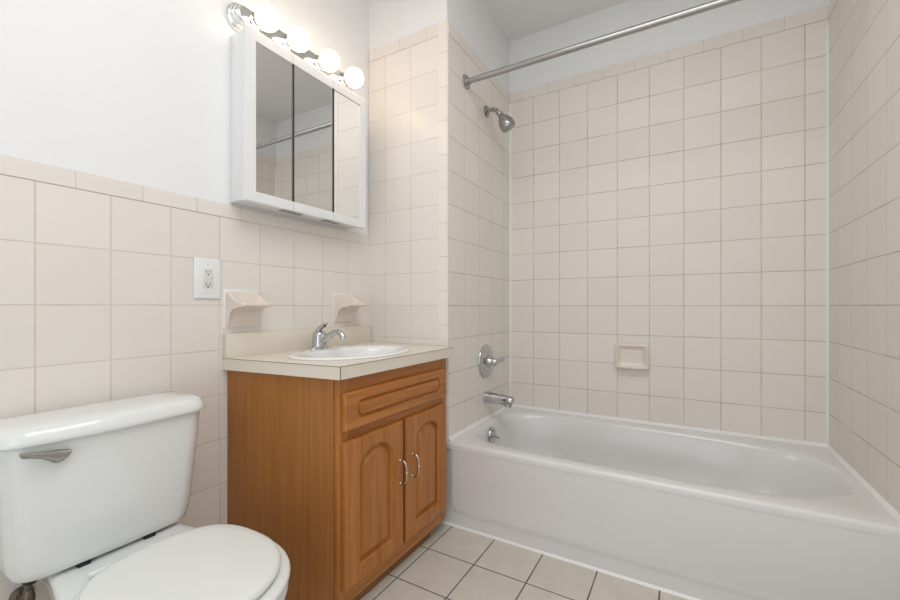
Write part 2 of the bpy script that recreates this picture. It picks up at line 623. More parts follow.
# overflow plate with its trip lever on the tub's end, and the drain
OX, OY, OZ = 0.518, 1.940, 0.306
ov = obj('overflow_plate', lathe(bmesh.new(), (OX - 0.004, OY, OZ), (1, 0, 0.12), [(0, 0.040), (0.006, 0.040), (0.010, 0.037), (0.012, 0.024), (0.013, 0.004)]), m_chrome, tub)
bm = bmesh.new()
tube(bm, [(OX + 0.006, OY, OZ - 0.002), (OX + 0.022, OY, OZ - 0.004), (OX + 0.038, OY, OZ - 0.010)], [0.004, 0.0045, 0.006], 12)
for zz in (-0.022, 0.024):
    lathe(bm, (OX + 0.007, OY, OZ + zz), (1, 0, 0.12), [(0, 0.004), (0.003, 0.004), (0.004, 0.001)], 10)
obj('trip_lever', bm, m_chrome_dull, ov)
obj('drain', lathe(bmesh.new(), (0.80, 1.93, 0.059), (0, 0, 1), [(0, 0.03), (0.004, 0.03), (0.005, 0.02), (0.002, 0.016)], 24), m_chrome, tub)

# ------------------------------------------------------------------ tub fittings on the wet wall
sp = thing('tub_spout', 'chrome tub spout on the tiled wall just above the bathtub rim', 'spout', (XL, 1.985, 0.487))
bm = bmesh.new()
lathe(bm, (XL + 0.0005, 1.985, 0.487), (1, 0, 0), [(0, 0.031), (0.010, 0.031), (0.016, 0.029)], 28)
pth = [(XL + 0.012, 1.985, 0.488), (XL + 0.05, 1.985, 0.487), (XL + 0.10, 1.985, 0.485), (XL + 0.138, 1.985, 0.483), (XL + 0.151, 1.985, 0.481), (XL + 0.157, 1.985, 0.480)]
tube(bm, pth, [0.0300, 0.0285, 0.027, 0.0262, 0.023, 0.012], 24)
obj('spout_body', bm, m_chrome, sp)
obj('outlet_collar', lathe(bmesh.new(), (XL + 0.128, 1.985, 0.474), (0, 0, -1), [(0, 0.021), (0.022, 0.021), (0.023, 0.016), (0.012, 0.014)], 24), m_chrome, sp)

vx, vy, vz = XL, 1.984, 0.679
sv = thing('shower_valve', 'round chrome shower valve with single lever above the tub spout', 'shower valve', (XL, vy, vz))
obj('escutcheon', lathe(bmesh.new(), (XL + 0.0005, vy, vz), (1, 0, 0), [(0, 0.089), (0.004, 0.089), (0.008, 0.086), (0.012, 0.076), (0.016, 0.052), (0.017, 0.036), (0.014, 0.032), (0.014, 0.01)], 48), m_chrome, sv)
obj('valve_hub', lathe(bmesh.new(), (XL + 0.012, vy, vz), (1, 0, 0), [(0, 0.030), (0.008, 0.030), (0.014, 0.024), (0.034, 0.021), (0.050, 0.020), (0.054, 0.017), (0.055, 0.004)], 32), m_chrome, sv)
bm = bmesh.new()
tube(bm, smooth_path([(XL + 0.050, vy - 0.006, vz), (XL + 0.054, vy + 0.025, vz + 0.001), (XL + 0.058, vy + 0.06, vz + 0.003), (XL + 0.062, vy + 0.092, vz + 0.005)], 4),
     [0.017] * 2 + [0.016, 0.0145, 0.0135, 0.013, 0.013, 0.013, 0.0135, 0.014, 0.0145, 0.015, 0.013], 16, 1.0)
obj('lever_handle', bm, m_chrome, sv)

hx, hy, hz = XL, 1.990, 2.012
sh = thing('shower_fixture', 'chrome shower head on a bent arm high on the tiled wall', 'shower head', (XL, hy, hz))
obj('wall_flange', lathe(bmesh.new(), (XL + 0.0005, hy, hz), (1, 0, 0), [(0, 0.030), (0.004, 0.030), (0.008, 0.026), (0.012, 0.016), (0.014, 0.011)], 28), m_chrome_dull, sh)
arm = smooth_path([(XL + 0.008, hy, hz), (XL + 0.036, hy, hz + 0.002), (XL + 0.058, hy, hz - 0.006), (XL + 0.074, hy, hz - 0.024)], 5)
obj('shower_arm', tube(bmesh.new(), arm, 0.0105, 16), m_chrome_dull, sh)
dv = Vector((0.47, 0.33, -0.82)).normalized()
hb = Vector((XL + 0.072, hy, hz - 0.018))
hd = obj('spray_head', lathe(bmesh.new(), hb, dv, [(0, 0.010), (0.004, 0.016), (0.016, 0.016), (0.020, 0.013), (0.026, 0.017), (0.042, 0.028), (0.062, 0.0375), (0.082, 0.041), (0.096, 0.0400), (0.104, 0.035), (0.106, 0.031)], 32), m_chrome_dull, sh)
obj('spray_face', lathe(bmesh.new(), hb + dv * 0.1055, dv, [(0, 0.030), (0.003, 0.029), (0.003, 0.018), (0.0045, 0.017), (0.0045, 0.004)], 28), m_chrome_dull, hd)

# curtain rod
RY, RZ = 1.758, 2.060
rod = thing('shower_curtain_rod', 'long metal shower curtain rod spanning the alcove above the bathtub', 'curtain rod', (XL, RY, RZ))
obj('rod_tube', lathe(bmesh.new(), (XL + 0.004, RY, RZ), (1, 0, 0), [(0, 0.0135), (XR - XL - 0.008, 0.0135)], 28), m_rod, rod)
for x, s in ((XL, 1), (XR, -1)):
    obj('rod_flange', lathe(bmesh.new(), (x + s * 0.0005, RY, RZ), (s, 0, 0), [(0, 0.033), (0.004, 0.033), (0.007, 0.030), (0.008, 0.021), (0.018, 0.019), (0.019, 0.0137)], 28), m_chrome_dull, rod)


# recessed-looking soap dish on the back wall
def ring_xz(cx_, cz_, hx_, hz_, r, y, k=5):
    return [(x, y, z) for x, z in rrect(cx_, cz_, hx_, hz_, r, k)]


sd = thing('soap_dish', 'beige ceramic soap dish with raised rim on tiled wall over the bathtub', 'soap dish', (1.139, YB, 0.711))
bm = bmesh.new()
c0, c1, hw, hh = 1.139, 0.711, 0.0835, 0.065
loft(bm, [ring_xz(c0, c1, hw, hh, 0.016, YB - 0.0005), ring_xz(c0, c1, hw, hh, 0.016, YB - 0.010), ring_xz(c0, c1, hw - 0.003, hh - 0.003, 0.014, YB - 0.015),
          ring_xz(c0, c1, hw - 0.008, hh - 0.008, 0.012, YB - 0.017), ring_xz(c0, c1 + 0.001, hw - 0.015, hh - 0.015, 0.012, YB - 0.0155),
          ring_xz(c0, c1 + 0.002, hw - 0.021, hh - 0.021, 0.012, YB - 0.010), ring_xz(c0, c1 + 0.003, hw - 0.029, hh - 0.028, 0.012, YB - 0.0065),
          ring_xz(c0, c1 + 0.003, hw - 0.044, hh - 0.038, 0.008, YB - 0.006)], True, True, True)
obj('dish_body', bm, m_ceramic, sd, 60)
bm = bmesh.new()
tube(bm, smooth_path([(c0 - hw + 0.010, YB - 0.020, c1 - hh + 0.012), (c0 - hw + 0.02, YB - 0.034, c1 - hh + 0.010), (c0, YB - 0.040, c1 - hh + 0.009), (c0 + hw - 0.02, YB - 0.034, c1 - hh + 0.010), (c0 + hw - 0.010, YB - 0.020, c1 - hh + 0.012)], 6), 0.009, 12)
obj('front_lip', bm, m_ceramic, sd)


# soap dishes with a projecting shelf, above the counter
def shelf_dish(name, label, y0, z0, group):
    t = thing(name, label, 'soap dish', (0, y0, z0), group)
    W, Hh = 0.124, 0.128
    m_ = 0.006
    cb = BX(0.0002, 0.0035, y0 - m_, y0 + W + m_ * 0.6, z0 - 0.002, z0 + Hh + m_, bev=0.0015)
    obj('caulk_border', cb, m_caulk, t)
    prof_top = [(0.003, 0.127), (0.010, 0.126), (0.020, 0.119), (0.034, 0.109), (0.050, 0.099), (0.066, 0.092), (0.080, 0.088), (0.090, 0.087), (0.096, 0.084)]
    prof_bot = [(0.098, 0.079), (0.095, 0.074), (0.086, 0.071), (0.070, 0.070), (0.054, 0.068), (0.040, 0.061), (0.028, 0.048), (0.020, 0.030), (0.014, 0.008), (0.010, 0.001), (0.003, 0.0)]
    prof_in = [(0.098, 0.079), (0.095, 0.074), (0.082, 0.0725), (0.062, 0.070), (0.042, 0.066), (0.026, 0.059), (0.016, 0.047), (0.012, 0.030), (0.0105, 0.008), (0.009, 0.001), (0.003, 0.0)]
    K = 30
    rings = []
    for i in range(K + 1):
        s = i / K
        v = s * 2 - 1
        ed = 1 - abs(v) ** 14            # soft ends
        y = y0 + W * s
        dip = max(0.0, 1 - abs(v * 1.18) ** 4)
        und = max(0.0, 1 - abs(v * 1.10) ** 8)
        r = []
        for j, (x, z) in enumerate(prof_top):
            w = math.sin(PI * min(max((x - 0.010) / 0.080, 0), 1))
            r.append((x, z - 0.015 * dip * w))
        for j, (x, z) in enumerate(prof_bot):
            xi, zi = prof_in[j]
            r.append((x + (xi - x) * und, z + (zi - z) * und))
        k_ = 0.94 + 0.06 * ed
        # ends narrower at the front lip so the side reads as a flare
        rings.append([(0.003 + (x - 0.003) * k_, (y - (y0 + W / 2)) * (1 - 0.06 * min(x, 0.098) / 0.098) + y0 + W / 2, z0 + (z - 0.064) * k_ + 0.064) for x, z in r])
    bm_ = bmesh.new()
    loft(bm_, rings, True, True, True)
    obj('dish_body', bm_, m_ceramic, t, 45)
    return t


shelf_dish('soap_dish', 'beige ceramic shelf soap dish beside the electrical outlet', 0.838, 0.897, 'ceramic soap dishes above the counter')
shelf_dish('soap_dish', 'beige ceramic shelf soap dish behind the faucet near the wall corner', 1.345, 0.899, 'ceramic soap dishes above the counter')

# ------------------------------------------------------------------ outlet
ot = thing('electrical_outlet', 'white electrical outlet plate with two sockets on the tiled wall', 'outlet', (0, 0.777, 1.064))
oy, oz = 0.777, 1.064
obj('cover_plate', BX(0.0005, 0.0065, oy - 0.044, oy + 0.044, oz - 0.068, oz + 0.068, bev=0.004, seg=3), m_plastic, ot)
ins = obj('socket_insert', BX(0.0055, 0.0085, oy - 0.0165, oy + 0.0165, oz - 0.0335, oz + 0.0335, bev=0.001), m_ivory, ot)
for s in (1, -1):
    bm = bmesh.new()
    zc = oz + s * 0.0205
    box(bm, 0.0082, 0.0090, oy - 0.0072, oy - 0.0052, zc - 0.002, zc + 0.0065)
    box(bm, 0.0082, 0.0090, oy + 0.0050, oy + 0.0068, zc - 0.001, zc + 0.0065)
    lathe(bm, (0.0082, oy - 0.0004, zc - 0.0075), (1, 0, 0), [(0, 0.0027), (0.0008, 0.0027)], 14)
    obj('socket_holes', bm, m_slot, ins)
bm = bmesh.new()
box(bm, 0.0083, 0.0096, oy - 0.011, oy - 0.002, oz - 0.003, oz + 0.003, 0.0006)
box(bm, 0.0083, 0.0096, oy + 0.001, oy + 0.009, oz - 0.003, oz + 0.003, 0.0006)
obj('test_buttons', bm, m_ivory, ins)
obj('indicator', BX(0.0083, 0.0092, oy + 0.0118, oy + 0.0142, oz - 0.001, oz + 0.0015), m_slot, ins)
for s in (1, -1):
    obj('screw', lathe(bmesh.new(), (0.0060, oy, oz + s * 0.048), (1, 0, 0), [(0, 0.0032), (0.001, 0.003), (0.0013, 0.0005)], 14), m_ivory, ot)

# ------------------------------------------------------------------ vanity cabinet
CT, CB = 0.792, 0.752
FX = 0.478          # face frame plane
VL0, VL1, VR = 0.847, 0.903, 1.538
va = thing('vanity_cabinet', 'honey oak bathroom vanity cabinet with one drawer and two arched doors', 'cabinet', (0.24, 1.2, 0))
# left side panel, from wall to the face frame
bm = bmesh.new()
prism(bm, [(0.002, VL0), (FX - 0.019, VL1 - 0.002), (FX - 0.019, VL1 + 0.014), (0.002, VL0 + 0.016)], 0.001, CB)
obj('side_panel', bm, m_side, va)
bm = bmesh.new()
prism(bm, [(0.002, VR - 0.016), (FX - 0.019, VR - 0.016), (FX - 0.019, VR), (0.002, VR)], 0.045, CB)
obj('side_panel', bm, m_side, va)
obj('bottom_panel', BX(0.004, FX - 0.02, VL1 + 0.016, VR - 0.017, 0.046, 0.060), m_side, va)
obj('toe_kick', BX(0.440, 0.455, VL1 + 0.015, 1.445, 0.001, 0.048), m_kick, va)
# face frame
ff = obj('face_frame', BX(FX - 0.019, FX, VL1, VL1 + 0.04, 0.046, CB - 0.001, bev=0.002), m_frame, va)
obj('stile', BX(FX - 0.019, FX, VR - 0.04, VR, 0.046, CB - 0.001, bev=0.002), m_frame, ff)
obj('stile', BX(FX - 0.019, FX - 0.0005, 1.190, 1.240, 0.12, 0.535), m_frame, ff)
obj('rail', BX(FX - 0.019, FX - 0.0005, VL1 + 0.04, VR - 0.04, CB - 0.06, CB - 0.001), m_frame_h, ff)
obj('rail', BX(FX - 0.019, FX - 0.0005, VL1 + 0.04, VR - 0.04, 0.535, 0.605), m_frame_h, ff)
obj('rail', BX(FX - 0.019, FX - 0.0005, VL1 + 0.04, VR - 0.04, 0.046, 0.12), m_frame_h, ff)

DX = 0.497


def yz_ring(poly, x):
    return [(x, y, z) for y, z in poly]


def match_rect(poly, y0, y1, z0, z1):
    """outer rectangle points radially matched to an inner outline"""
    cy_, cz_ = (y0 + y1) / 2, (z0 + z1) / 2
    hy, hz = (y1 - y0) / 2, (z1 - z0) / 2
    out = []
    for y, z in poly:
        a, b = (y - cy_), (z - cz_)
        k = min(hy / abs(a) if abs(a) > 1e-9 else 1e9, hz / abs(b) if abs(b) > 1e-9 else 1e9)
        out.append([cy_ + a * k, cz_ + b * k])
    for cyy, czz in ((y0, z0), (y1, z0), (y0, z1), (y1, z1)):
        i = min(range(len(out)), key=lambda q: (out[q][0] - cyy) ** 2 + (out[q][1] - czz) ** 2)
        out[i] = [cyy, czz]
    return [tuple(p) for p in out]


def resample(poly, step):
    out = []
    n_ = len(poly)
    for i in range(n_):
        a, b = Vector(poly[i]), Vector(poly[(i + 1) % n_])
        k = max(1, int((b - a).length / step))
        for j in range(k):
            out.append(tuple(a.lerp(b, j / k)))
    return out


def arch_outline(y0, y1, z0, zs, rise):
    """straight sides and a round arch above; call with d to get the same outline d further in"""
    def f(d):
        a0, a1, b0 = y0 + d, y1 - d, z0 + d
        w, c = (a1 - a0) / 2, (a0 + a1) / 2
        pts = [(a0 + (a1 - a0) * q / 14, b0) for q in range(14)]
        pts += [(a1, b0 + (zs - b0) * q / 24) for q in range(24)]
        k = 28
        for q in range(k + 1):
            t = PI * q / k
            pts.append((c + w * math.cos(t), zs + (rise - d) * math.sin(t) ** 1.25))
        pts += [(a0, zs - (zs - b0) * q / 24) for q in range(1, 24)]
        return pts
    return f


def long_outline(y0, y1, z0, z1, c):
    """long panel with rounded-off ends"""
    def f(d):
        a0, a1, b0, b1 = y0 + d, y1 - d, z0 + d, z1 - d
        h = (b1 - b0) / 2
        pts = [(a0 + c + (a1 - a0 - 2 * c) * q / 40, b0) for q in range(41)]
        pts += [(a1 - c + c * math.sin(PI * q / 12), (b0 + b1) / 2 - h * math.cos(PI * q / 12)) for q in range(1, 12)]
        pts += [(a1 - c - (a1 - a0 - 2 * c) * q / 40, b1) for q in range(41)]
        pts += [(a0 + c - c * math.sin(PI * q / 12), (b0 + b1) / 2 + h * math.cos(PI * q / 12)) for q in range(1, 12)]
        return pts
    return f


def front_panel(name, outline, y0, y1, z0, z1, rings_, mat, parent, x_back=FX + 0.0005, x_front=DX):
    base = outline(0)
    rect = match_rect(base, y0, y1, z0, z1)
    cy_, cz_ = (y0 + y1) / 2, (z0 + z1) / 2
    shr = lambda d: [(y + (d if y < cy_ - 1e-6 else -d) * (abs(y - cy_) > (y1 - y0) / 2 - 1e-4), z + (d if z < cz_ else -d) * (abs(z - cz_) > (z1 - z0) / 2 - 1e-4)) for y, z in rect]
    rs = [yz_ring(rect, x_back), yz_ring(rect, x_front - 0.005), yz_ring(shr(0.002), x_front - 0.001), yz_ring(shr(0.005), x_front)]
    for d, x in rings_:
        rs.append(yz_ring(outline(d), x_front + x))
    bm_ = bmesh.new()
    loft(bm_, rs, True, True, True)
    bmesh.ops.triangulate(bm_, faces=[f for f in bm_.faces if len(f.verts) > 4])
    return obj(name, bm_, mat, parent, 18)


RAISED = [(0, 0), (0.0012, -0.0035), (0.004, -0.0060), (0.0052, -0.0125), (0.0095, -0.0130), (0.027, -0.0045), (0.0282, -0.0025)]
doors = []
for (y0, y1) in ((0.914, 1.205), (1.222, 1.513)):
    ol = arch_outline(y0 + 0.062, y1 - 0.062, 0.150, 0.462, 0.052)
    d_ = front_panel('door', ol, y0, y1, 0.101, 0.556, RAISED, m_frame, va)
    doors.append(d_)
GROOVE = [(0, 0), (0.0012, -0.006), (0.005, -0.009), (0.0085, -0.006), (0.0105, -0.001), (0.012, -0.0005)]
y0, y1, z0, z1 = 0.915, 1.512, 0.588, 0.706
gz0, gz1, gy0, gy1 = 0.617, 0.677, 0.966, 1.463
front_panel('drawer', long_outline(gy0, gy1, gz0, gz1, 0.020), y0, y1, z0, z1, GROOVE, m_frame_h, va)


def pull(parent, y):
    bm_ = bmesh.new()
    zt, zb = 0.416, 0.334
    p_ = smooth_path([(DX, y, zt), (DX + 0.014, y, zt - 0.001), (DX + 0.025, y, zt - 0.012), (DX + 0.028, y, (zt + zb) / 2), (DX + 0.025, y, zb + 0.012), (DX + 0.014, y, zb + 0.001), (DX, y, zb)], 6)
    tube(bm_, p_, [0.0042 + 0.0010 * math.exp(-((i - len(p_) / 2) / 2.5) ** 2) for i in range(len(p_))], 12)
    for z in (zt, zb):
        lathe(bm_, (DX, y, z), (1, 0, 0), [(0, 0.0062), (0.002, 0.006), (0.004, 0.0045)], 14)
    lathe(bm_, (DX + 0.028, y, (zt + zb) / 2 - 0.005), (0, 0, 1), [(0, 0.0045), (0.002, 0.0062), (0.008, 0.0062), (0.010, 0.0045)], 14)
    return obj('handle', bm_, m_nickel, parent)


pull(doors[0], 1.186)
pull(doors[1], 1.262)

# ------------------------------------------------------------------ countertop
ct = thing('countertop', 'cream laminate countertop with backsplash on top of the oak vanity', 'countertop', (0.25, 1.2, CB))
cpoly = [(0.0015, 0.829), (0.503, 0.884), (0.507, 1.553), (0.4, 1.578), (0.0015, 1.5815)]
SX, SY, SRX, SRY = 0.272, 1.183, 0.195, 0.260
base = resample(cpoly, 0.02)
hole = []
for x, y in base:
    a = math.atan2((y - SY), (x - SX))
    hole.append(superell(SX, SY, SRX - 0.015, SRY - 0.015, a, 2.0))
bm = bmesh.new()
ins1 = inset(base, 0.001)
loft(bm, [[(x, y, CB) for x, y in hole], [(x, y, CB) for x, y in base], [(x, y, CT - 0.001) for x, y in base], [(x, y, CT) for x, y in ins1], [(x, y, CT) for x, y in hole], [(x, y, CB) for x, y in hole]])
bmesh.ops.remove_doubles(bm, verts=bm.verts, dist=1e-6)
obj('top_slab', bm, m_laminate, ct, 30)
bs = obj('backsplash', BX(0.001, 0.020, 0.831, 1.581, CT, 0.876, bev=0.001), m_laminate, ct)
obj('end_strip', BX(0.0015, 0.0195, 0.8295, 0.8309, CT, 0.8755), m_lam_edge, bs)
# thin dark seam lines where the edge strips meet
bm = bmesh.new()
prism(bm, [(0.5035, 0.8833), (0.5048, 0.8843), (0.5046, 0.8858), (0.5028, 0.8850)], CB + 0.001, CT - 0.001)
obj('corner_seam', bm, m_seam, ct)
bm = bmesh.new()
tube(bm, [(0.5032, 0.8842, CT - 0.0006), (0.5072, 1.5525, CT - 0.0006)], 0.0009, 6)
tube(bm, [(0.0015, 0.8288, CT - 0.0006), (0.5032, 0.8838, CT - 0.0006)], 0.0009, 6)
obj('edge_seam', bm, m_seam, ct)

# ------------------------------------------------------------------ sink
sk = thing('bathroom_sink', 'white oval drop-in sink set into the cream countertop', 'sink', (SX, SY, CT))


def oval(rx, ry, z, dx=0.0, k=64):
    return [(SX + dx + rx * math.cos(2 * PI * i / k), SY + ry * math.sin(2 * PI * i / k), z) for i in range(k)]


bm = bmesh.new()
loft(bm, [oval(SRX - 0.018, SRY - 0.018, CT - 0.01), oval(SRX - 0.018, SRY - 0.018, CT + 0.0006), oval(SRX - 0.001, SRY - 0.001, CT + 0.0006), oval(SRX, SRY, CT + 0.004), oval(SRX - 0.004, SRY - 0.004, CT + 0.007), oval(SRX - 0.012, SRY - 0.012, CT + 0.009),
          oval(SRX - 0.022, SRY - 0.022, CT + 0.0088), oval(SRX - 0.048, SRY - 0.040, CT + 0.007, 0.022), oval(SRX - 0.056, SRY - 0.048, CT + 0.003, 0.025),
          oval(SRX - 0.062, SRY - 0.056, CT - 0.012, 0.026), oval(SRX - 0.072, SRY - 0.072, CT - 0.060, 0.026), oval(SRX - 0.100, SRY - 0.115, CT - 0.110, 0.020),
          oval(0.05, 0.06, CT - 0.132, 0.020), oval(0.024, 0.024, CT - 0.136, 0.020)], True, False, True)
obj('basin', bm, m_sink, sk, 60)
obj('drain', lathe(bmesh.new(), (SX + 0.02, SY, CT - 0.1355), (0, 0, 1), [(0, 0.022), (0.003, 0.022), (0.004, 0.016), (0.002, 0.012)], 24), m_chrome, sk)

# ------------------------------------------------------------------ faucet
fx, fy, fz = 0.102, 1.168, CT + 0.0085
fa = thing('faucet', 'chrome single lever faucet behind the oval sink basin', 'faucet', (fx, fy, fz))
bm = bmesh.new()
loft(bm, [[(fx + 0.030 * math.cos(a) , fy + 0.046 * math.sin(a), fz + h) if s == 1 else (fx + 0.026 * math.cos(a), fy + 0.042 * math.sin(a), fz + h) for a in [2 * PI * i / 32 for i in range(32)]] for h, s in ((-0.001, 1), (0.005, 1), (0.009, 0))], True, True, True)
obj('base_plate', bm, m_chrome, fa)
bm = bmesh.new()
tube(bm, smooth_path([(fx, fy, fz + 0.007), (fx, fy, fz + 0.025), (fx + 0.001, fy, fz + 0.050), (fx + 0.004, fy, fz + 0.066), (fx + 0.006, fy, fz + 0.074)], 4), [0.030, 0.030, 0.0295, 0.029, 0.0285, 0.028, 0.0278, 0.0276, 0.0275, 0.0272, 0.027, 0.0265, 0.025, 0.022, 0.018, 0.011, 0.002], 24)
obj('faucet_body', bm, m_chrome, fa)
pth = smooth_path([(fx + 0.008, fy, fz + 0.026), (fx + 0.045, fy, fz + 0.044), (fx + 0.085, fy, fz + 0.066), (fx + 0.110, fy, fz + 0.070), (fx + 0.128, fy, fz + 0.056), (fx + 0.134, fy, fz + 0.044)], 5)
obj('spout', tube(bmesh.new(), pth, [0.0165 - 0.0055 * min(1, i / 14) for i in range(len(pth))], 18), m_chrome, fa)
pth = smooth_path([(fx - 0.014, fy, fz + 0.062), (fx + 0.004, fy, fz + 0.079), (fx + 0.024, fy, fz + 0.094), (fx + 0.044, fy, fz + 0.104)], 4)
lv = obj('lever_handle', tube(bmesh.new(), pth, [0.017, 0.0165, 0.016, 0.0155, 0.015, 0.0142, 0.0135, 0.013, 0.0125, 0.012, 0.011, 0.009, 0.005], 16, 0.62), m_chrome, fa)
obj('hot_marker', lathe(bmesh.new(), (fx + 0.040, fy - 0.007, fz + 0.092), (0.6, -0.6, -0.3), [(0, 0.0055), (0.003, 0.005), (0.004, 0.001)], 14), m_red, lv)

# ------------------------------------------------------------------ medicine cabinet
mc = thing('medicine_cabinet', 'white wall cabinet with three mirrored doors below the light bar', 'medicine cabinet', (0, 1.14, 1.325))
obj('cabinet_body', BX(0.0005 - BK, 0.083, 0.860, 1.440, 1.338, 1.925, bev=0.002), m_white, mc)
MZ0, MZ1 = 1.368, 1.889
DZ0, DZ1 = 1.330, 1.930
DXB, DXF = 0.0840, 0.1005


def door_mesh(y0, y1, my0, my1):
    """one framed mirror door: frame slopes from its outer edge down to the glass"""
    def rr(a0, a1, b0, b1, x):
        return [(x, a0, b0), (x, a1, b0), (x, a1, b1), (x, a0, b1)]
    bm_ = bmesh.new()
    loft(bm_, [rr(y0, y1, DZ0, DZ1, DXB), rr(y0, y1, DZ0, DZ1, DXF - 0.004), rr(y0 + 0.001, y1 - 0.001, DZ0 + 0.004, DZ1 - 0.004, DXF),
               rr(my0, my1, MZ0, MZ1, DXF), rr(my0, my1, MZ0, MZ1, DXF - 0.006)], True, True, True)
    return bm_


for y0, y1, my0, my1 in ((0.850, 1.0447, 0.8885, 1.0434), (1.0463, 1.2477, 1.0477, 1.2464), (1.2493, 1.447, 1.2507, 1.411)):
    d_ = obj('mirror_door', door_mesh(y0, y1, my0, my1), m_white, mc, 30)
    g_ = obj('mirror_glass', BX(DXF - 0.0058, DXF - 0.0040, my0 + 0.0006, my1 - 0.0006, MZ0 + 0.0006, MZ1 - 0.0006), m_mirror, d_)
bm = bmesh.new()
box(bm, DXF - 0.0035, DXF + 0.0006, 1.0433, 1.0478, MZ0, MZ1)
obj('gap_shade', bm, m_dark, mc)  # dark strip painted in for the shade of the door gap
bm = bmesh.new()
box(bm, DXF - 0.0035, DXF + 0.0006, 1.2463, 1.2508, MZ0, MZ1)
obj('gap_shade', bm, m_dark, mc)  # same painted shade over the second door gap
for y in (1.0455, 1.2485):
    bm = bmesh.new()
    box(bm, 0.070, 0.098, y - 0.045, y + 0.045, 1.3268, 1.3295, 0.0008)
    box(bm, 0.092, 0.1005, y - 0.016, y + 0.016, 1.3240, 1.3278, 0.0008)
    obj('finger_pull', bm, m_chrome_dull, mc)

# ------------------------------------------------------------------ light bar
LZ = 2.003
lb = thing('vanity_light_bar', 'chrome light bar holding four lit round bulbs above the mirror cabinet', 'wall lamp', (0, 1.145, LZ))


def stad(r, y0, y1, x, k=16):
    out = []
    for i in range(k + 1):
        a = -PI / 2 + PI * i / k
        out.append((x, y1 + r * math.cos(a), LZ + r * math.sin(a)))
    for i in range(k + 1):
        a = PI / 2 + PI * i / k
        out.append((x, y0 + r * math.cos(a), LZ + r * math.sin(a)))
    return out


bm = bmesh.new()
A, B = 0.893, 1.405
loft(bm, [stad(0.050, A, B, -BK + 0.0005), stad(0.050, A, B, 0.006), stad(0.047, A, B, 0.010), stad(0.045, A, B, 0.011), stad(0.043, A, B, 0.018), stad(0.040, A, B, 0.021),
          stad(0.038, A, B, 0.022), stad(0.036, A, B, 0.029), stad(0.033, A, B, 0.032), stad(0.031, A, B, 0.033), stad(0.029, A, B, 0.038), stad(0.025, A, B, 0.040)], True, True, True)
obj('back_plate', bm, m_chrome_bar, lb, 25)
for by in (0.934, 1.069, 1.224, 1.371):
    s_ = obj('socket', lathe(bmesh.new(), (0.0395, by, LZ), (1, 0, 0), [(0, 0.029), (0.004, 0.029), (0.006, 0.022), (0.022, 0.0205), (0.024, 0.018)], 28), m_chrome, lb)
    bz = 1.996
    R = 0.0415
    pr = [(0.0, 0.012), (0.006, 0.0135)]
    for i in range(19):
        a = 0.36 + (PI - 0.36) * i / 18
        pr.append((R - R * math.cos(a), R * math.sin(a)))
    obj('bulb', lathe(bmesh.new(), (0.0600, by, LZ - 0.009), (1, 0, 0), pr, 36), m_bulb, lb, 60)

# ------------------------------------------------------------------ toilet
TYC = 0.472
to = thing('toilet', 'white two-piece toilet with closed lid beside the oak vanity', 'toilet', (0.35, TYC, 0))


def tank_ring(hw, xf, z, bow, r, xb=0.022, k=10, n_front=14):
    """plan outline: flat back, round corners, bowed front"""
    pts = []
    # front edge from left to right, bowed
    def fx_(y):
        return xf - bow * (y / hw) ** 2
    pts.append((xb, -hw + 0.01))
    pts.append((xb + 0.012, -hw))
    xs = fx_(hw - r) - r
    pts.append((xs * 0.5 + xb * 0.5, -hw))
    for i in range(k + 1):
        a = PI * 1.5 + (PI / 2) * i / k
        pts.append((xs + r * math.cos(a), -hw + r + r * math.sin(a)))
    # corner arc goes from (xs, -hw) to (xs + r, -hw + r)
    for i in range(1, n_front):
        y = (-hw + r) + (2 * hw - 2 * r) * i / n_front
        pts.append((fx_(y) - (fx_(hw - r) - (xs + r)), y))
    for i in range(k + 1):
        a = 0 + (PI / 2) * i / k
        pts.append((xs + r * math.cos(a), hw - r + r * math.sin(a)))
    pts.append((xs * 0.5 + xb * 0.5, hw))
    pts.append((xb + 0.012, hw))
    pts.append((xb, hw - 0.01))
    return [(x, TYC - 0.007 + y, z) for x, y in pts]


bm = bmesh.new()
loft(bm, [tank_ring(0.139, 0.140, 0.3675, 0.004, 0.03, 0.04), tank_ring(0.163, 0.163, 0.368, 0.006, 0.04, 0.032), tank_ring(0.177, 0.173, 0.3745, 0.008, 0.045, 0.028), tank_ring(0.184, 0.179, 0.394, 0.010, 0.05, 0.025), tank_ring(0.189, 0.184, 0.43, 0.012, 0.052),
          tank_ring(0.196, 0.194, 0.53, 0.015, 0.052), tank_ring(0.201, 0.200, 0.60, 0.016, 0.05), tank_ring(0.204, 0.203, 0.66, 0.017, 0.05), tank_ring(0.205, 0.204, 0.678, 0.017, 0.05)], True, True, True)
obj('tank', bm, m_porcelain, to, 60)
bm = bmesh.new()
loft(bm, [tank_ring(0.207, 0.206, 0.6745, 0.018, 0.05, 0.020), tank_ring(0.214, 0.214, 0.675, 0.018, 0.055, 0.017), tank_ring(0.217, 0.217, 0.679, 0.018, 0.057, 0.015), tank_ring(0.214, 0.215, 0.688, 0.018, 0.056, 0.015), tank_ring(0.210, 0.211, 0.699, 0.018, 0.054, 0.015),
          tank_ring(0.203, 0.204, 0.708, 0.018, 0.05, 0.018), tank_ring(0.190, 0.192, 0.713, 0.018, 0.045, 0.025), tank_ring(0.12, 0.15, 0.715, 0.012, 0.03, 0.05)], True, True, True)
obj('tank_lid', bm, m_porcelain, to, 60)

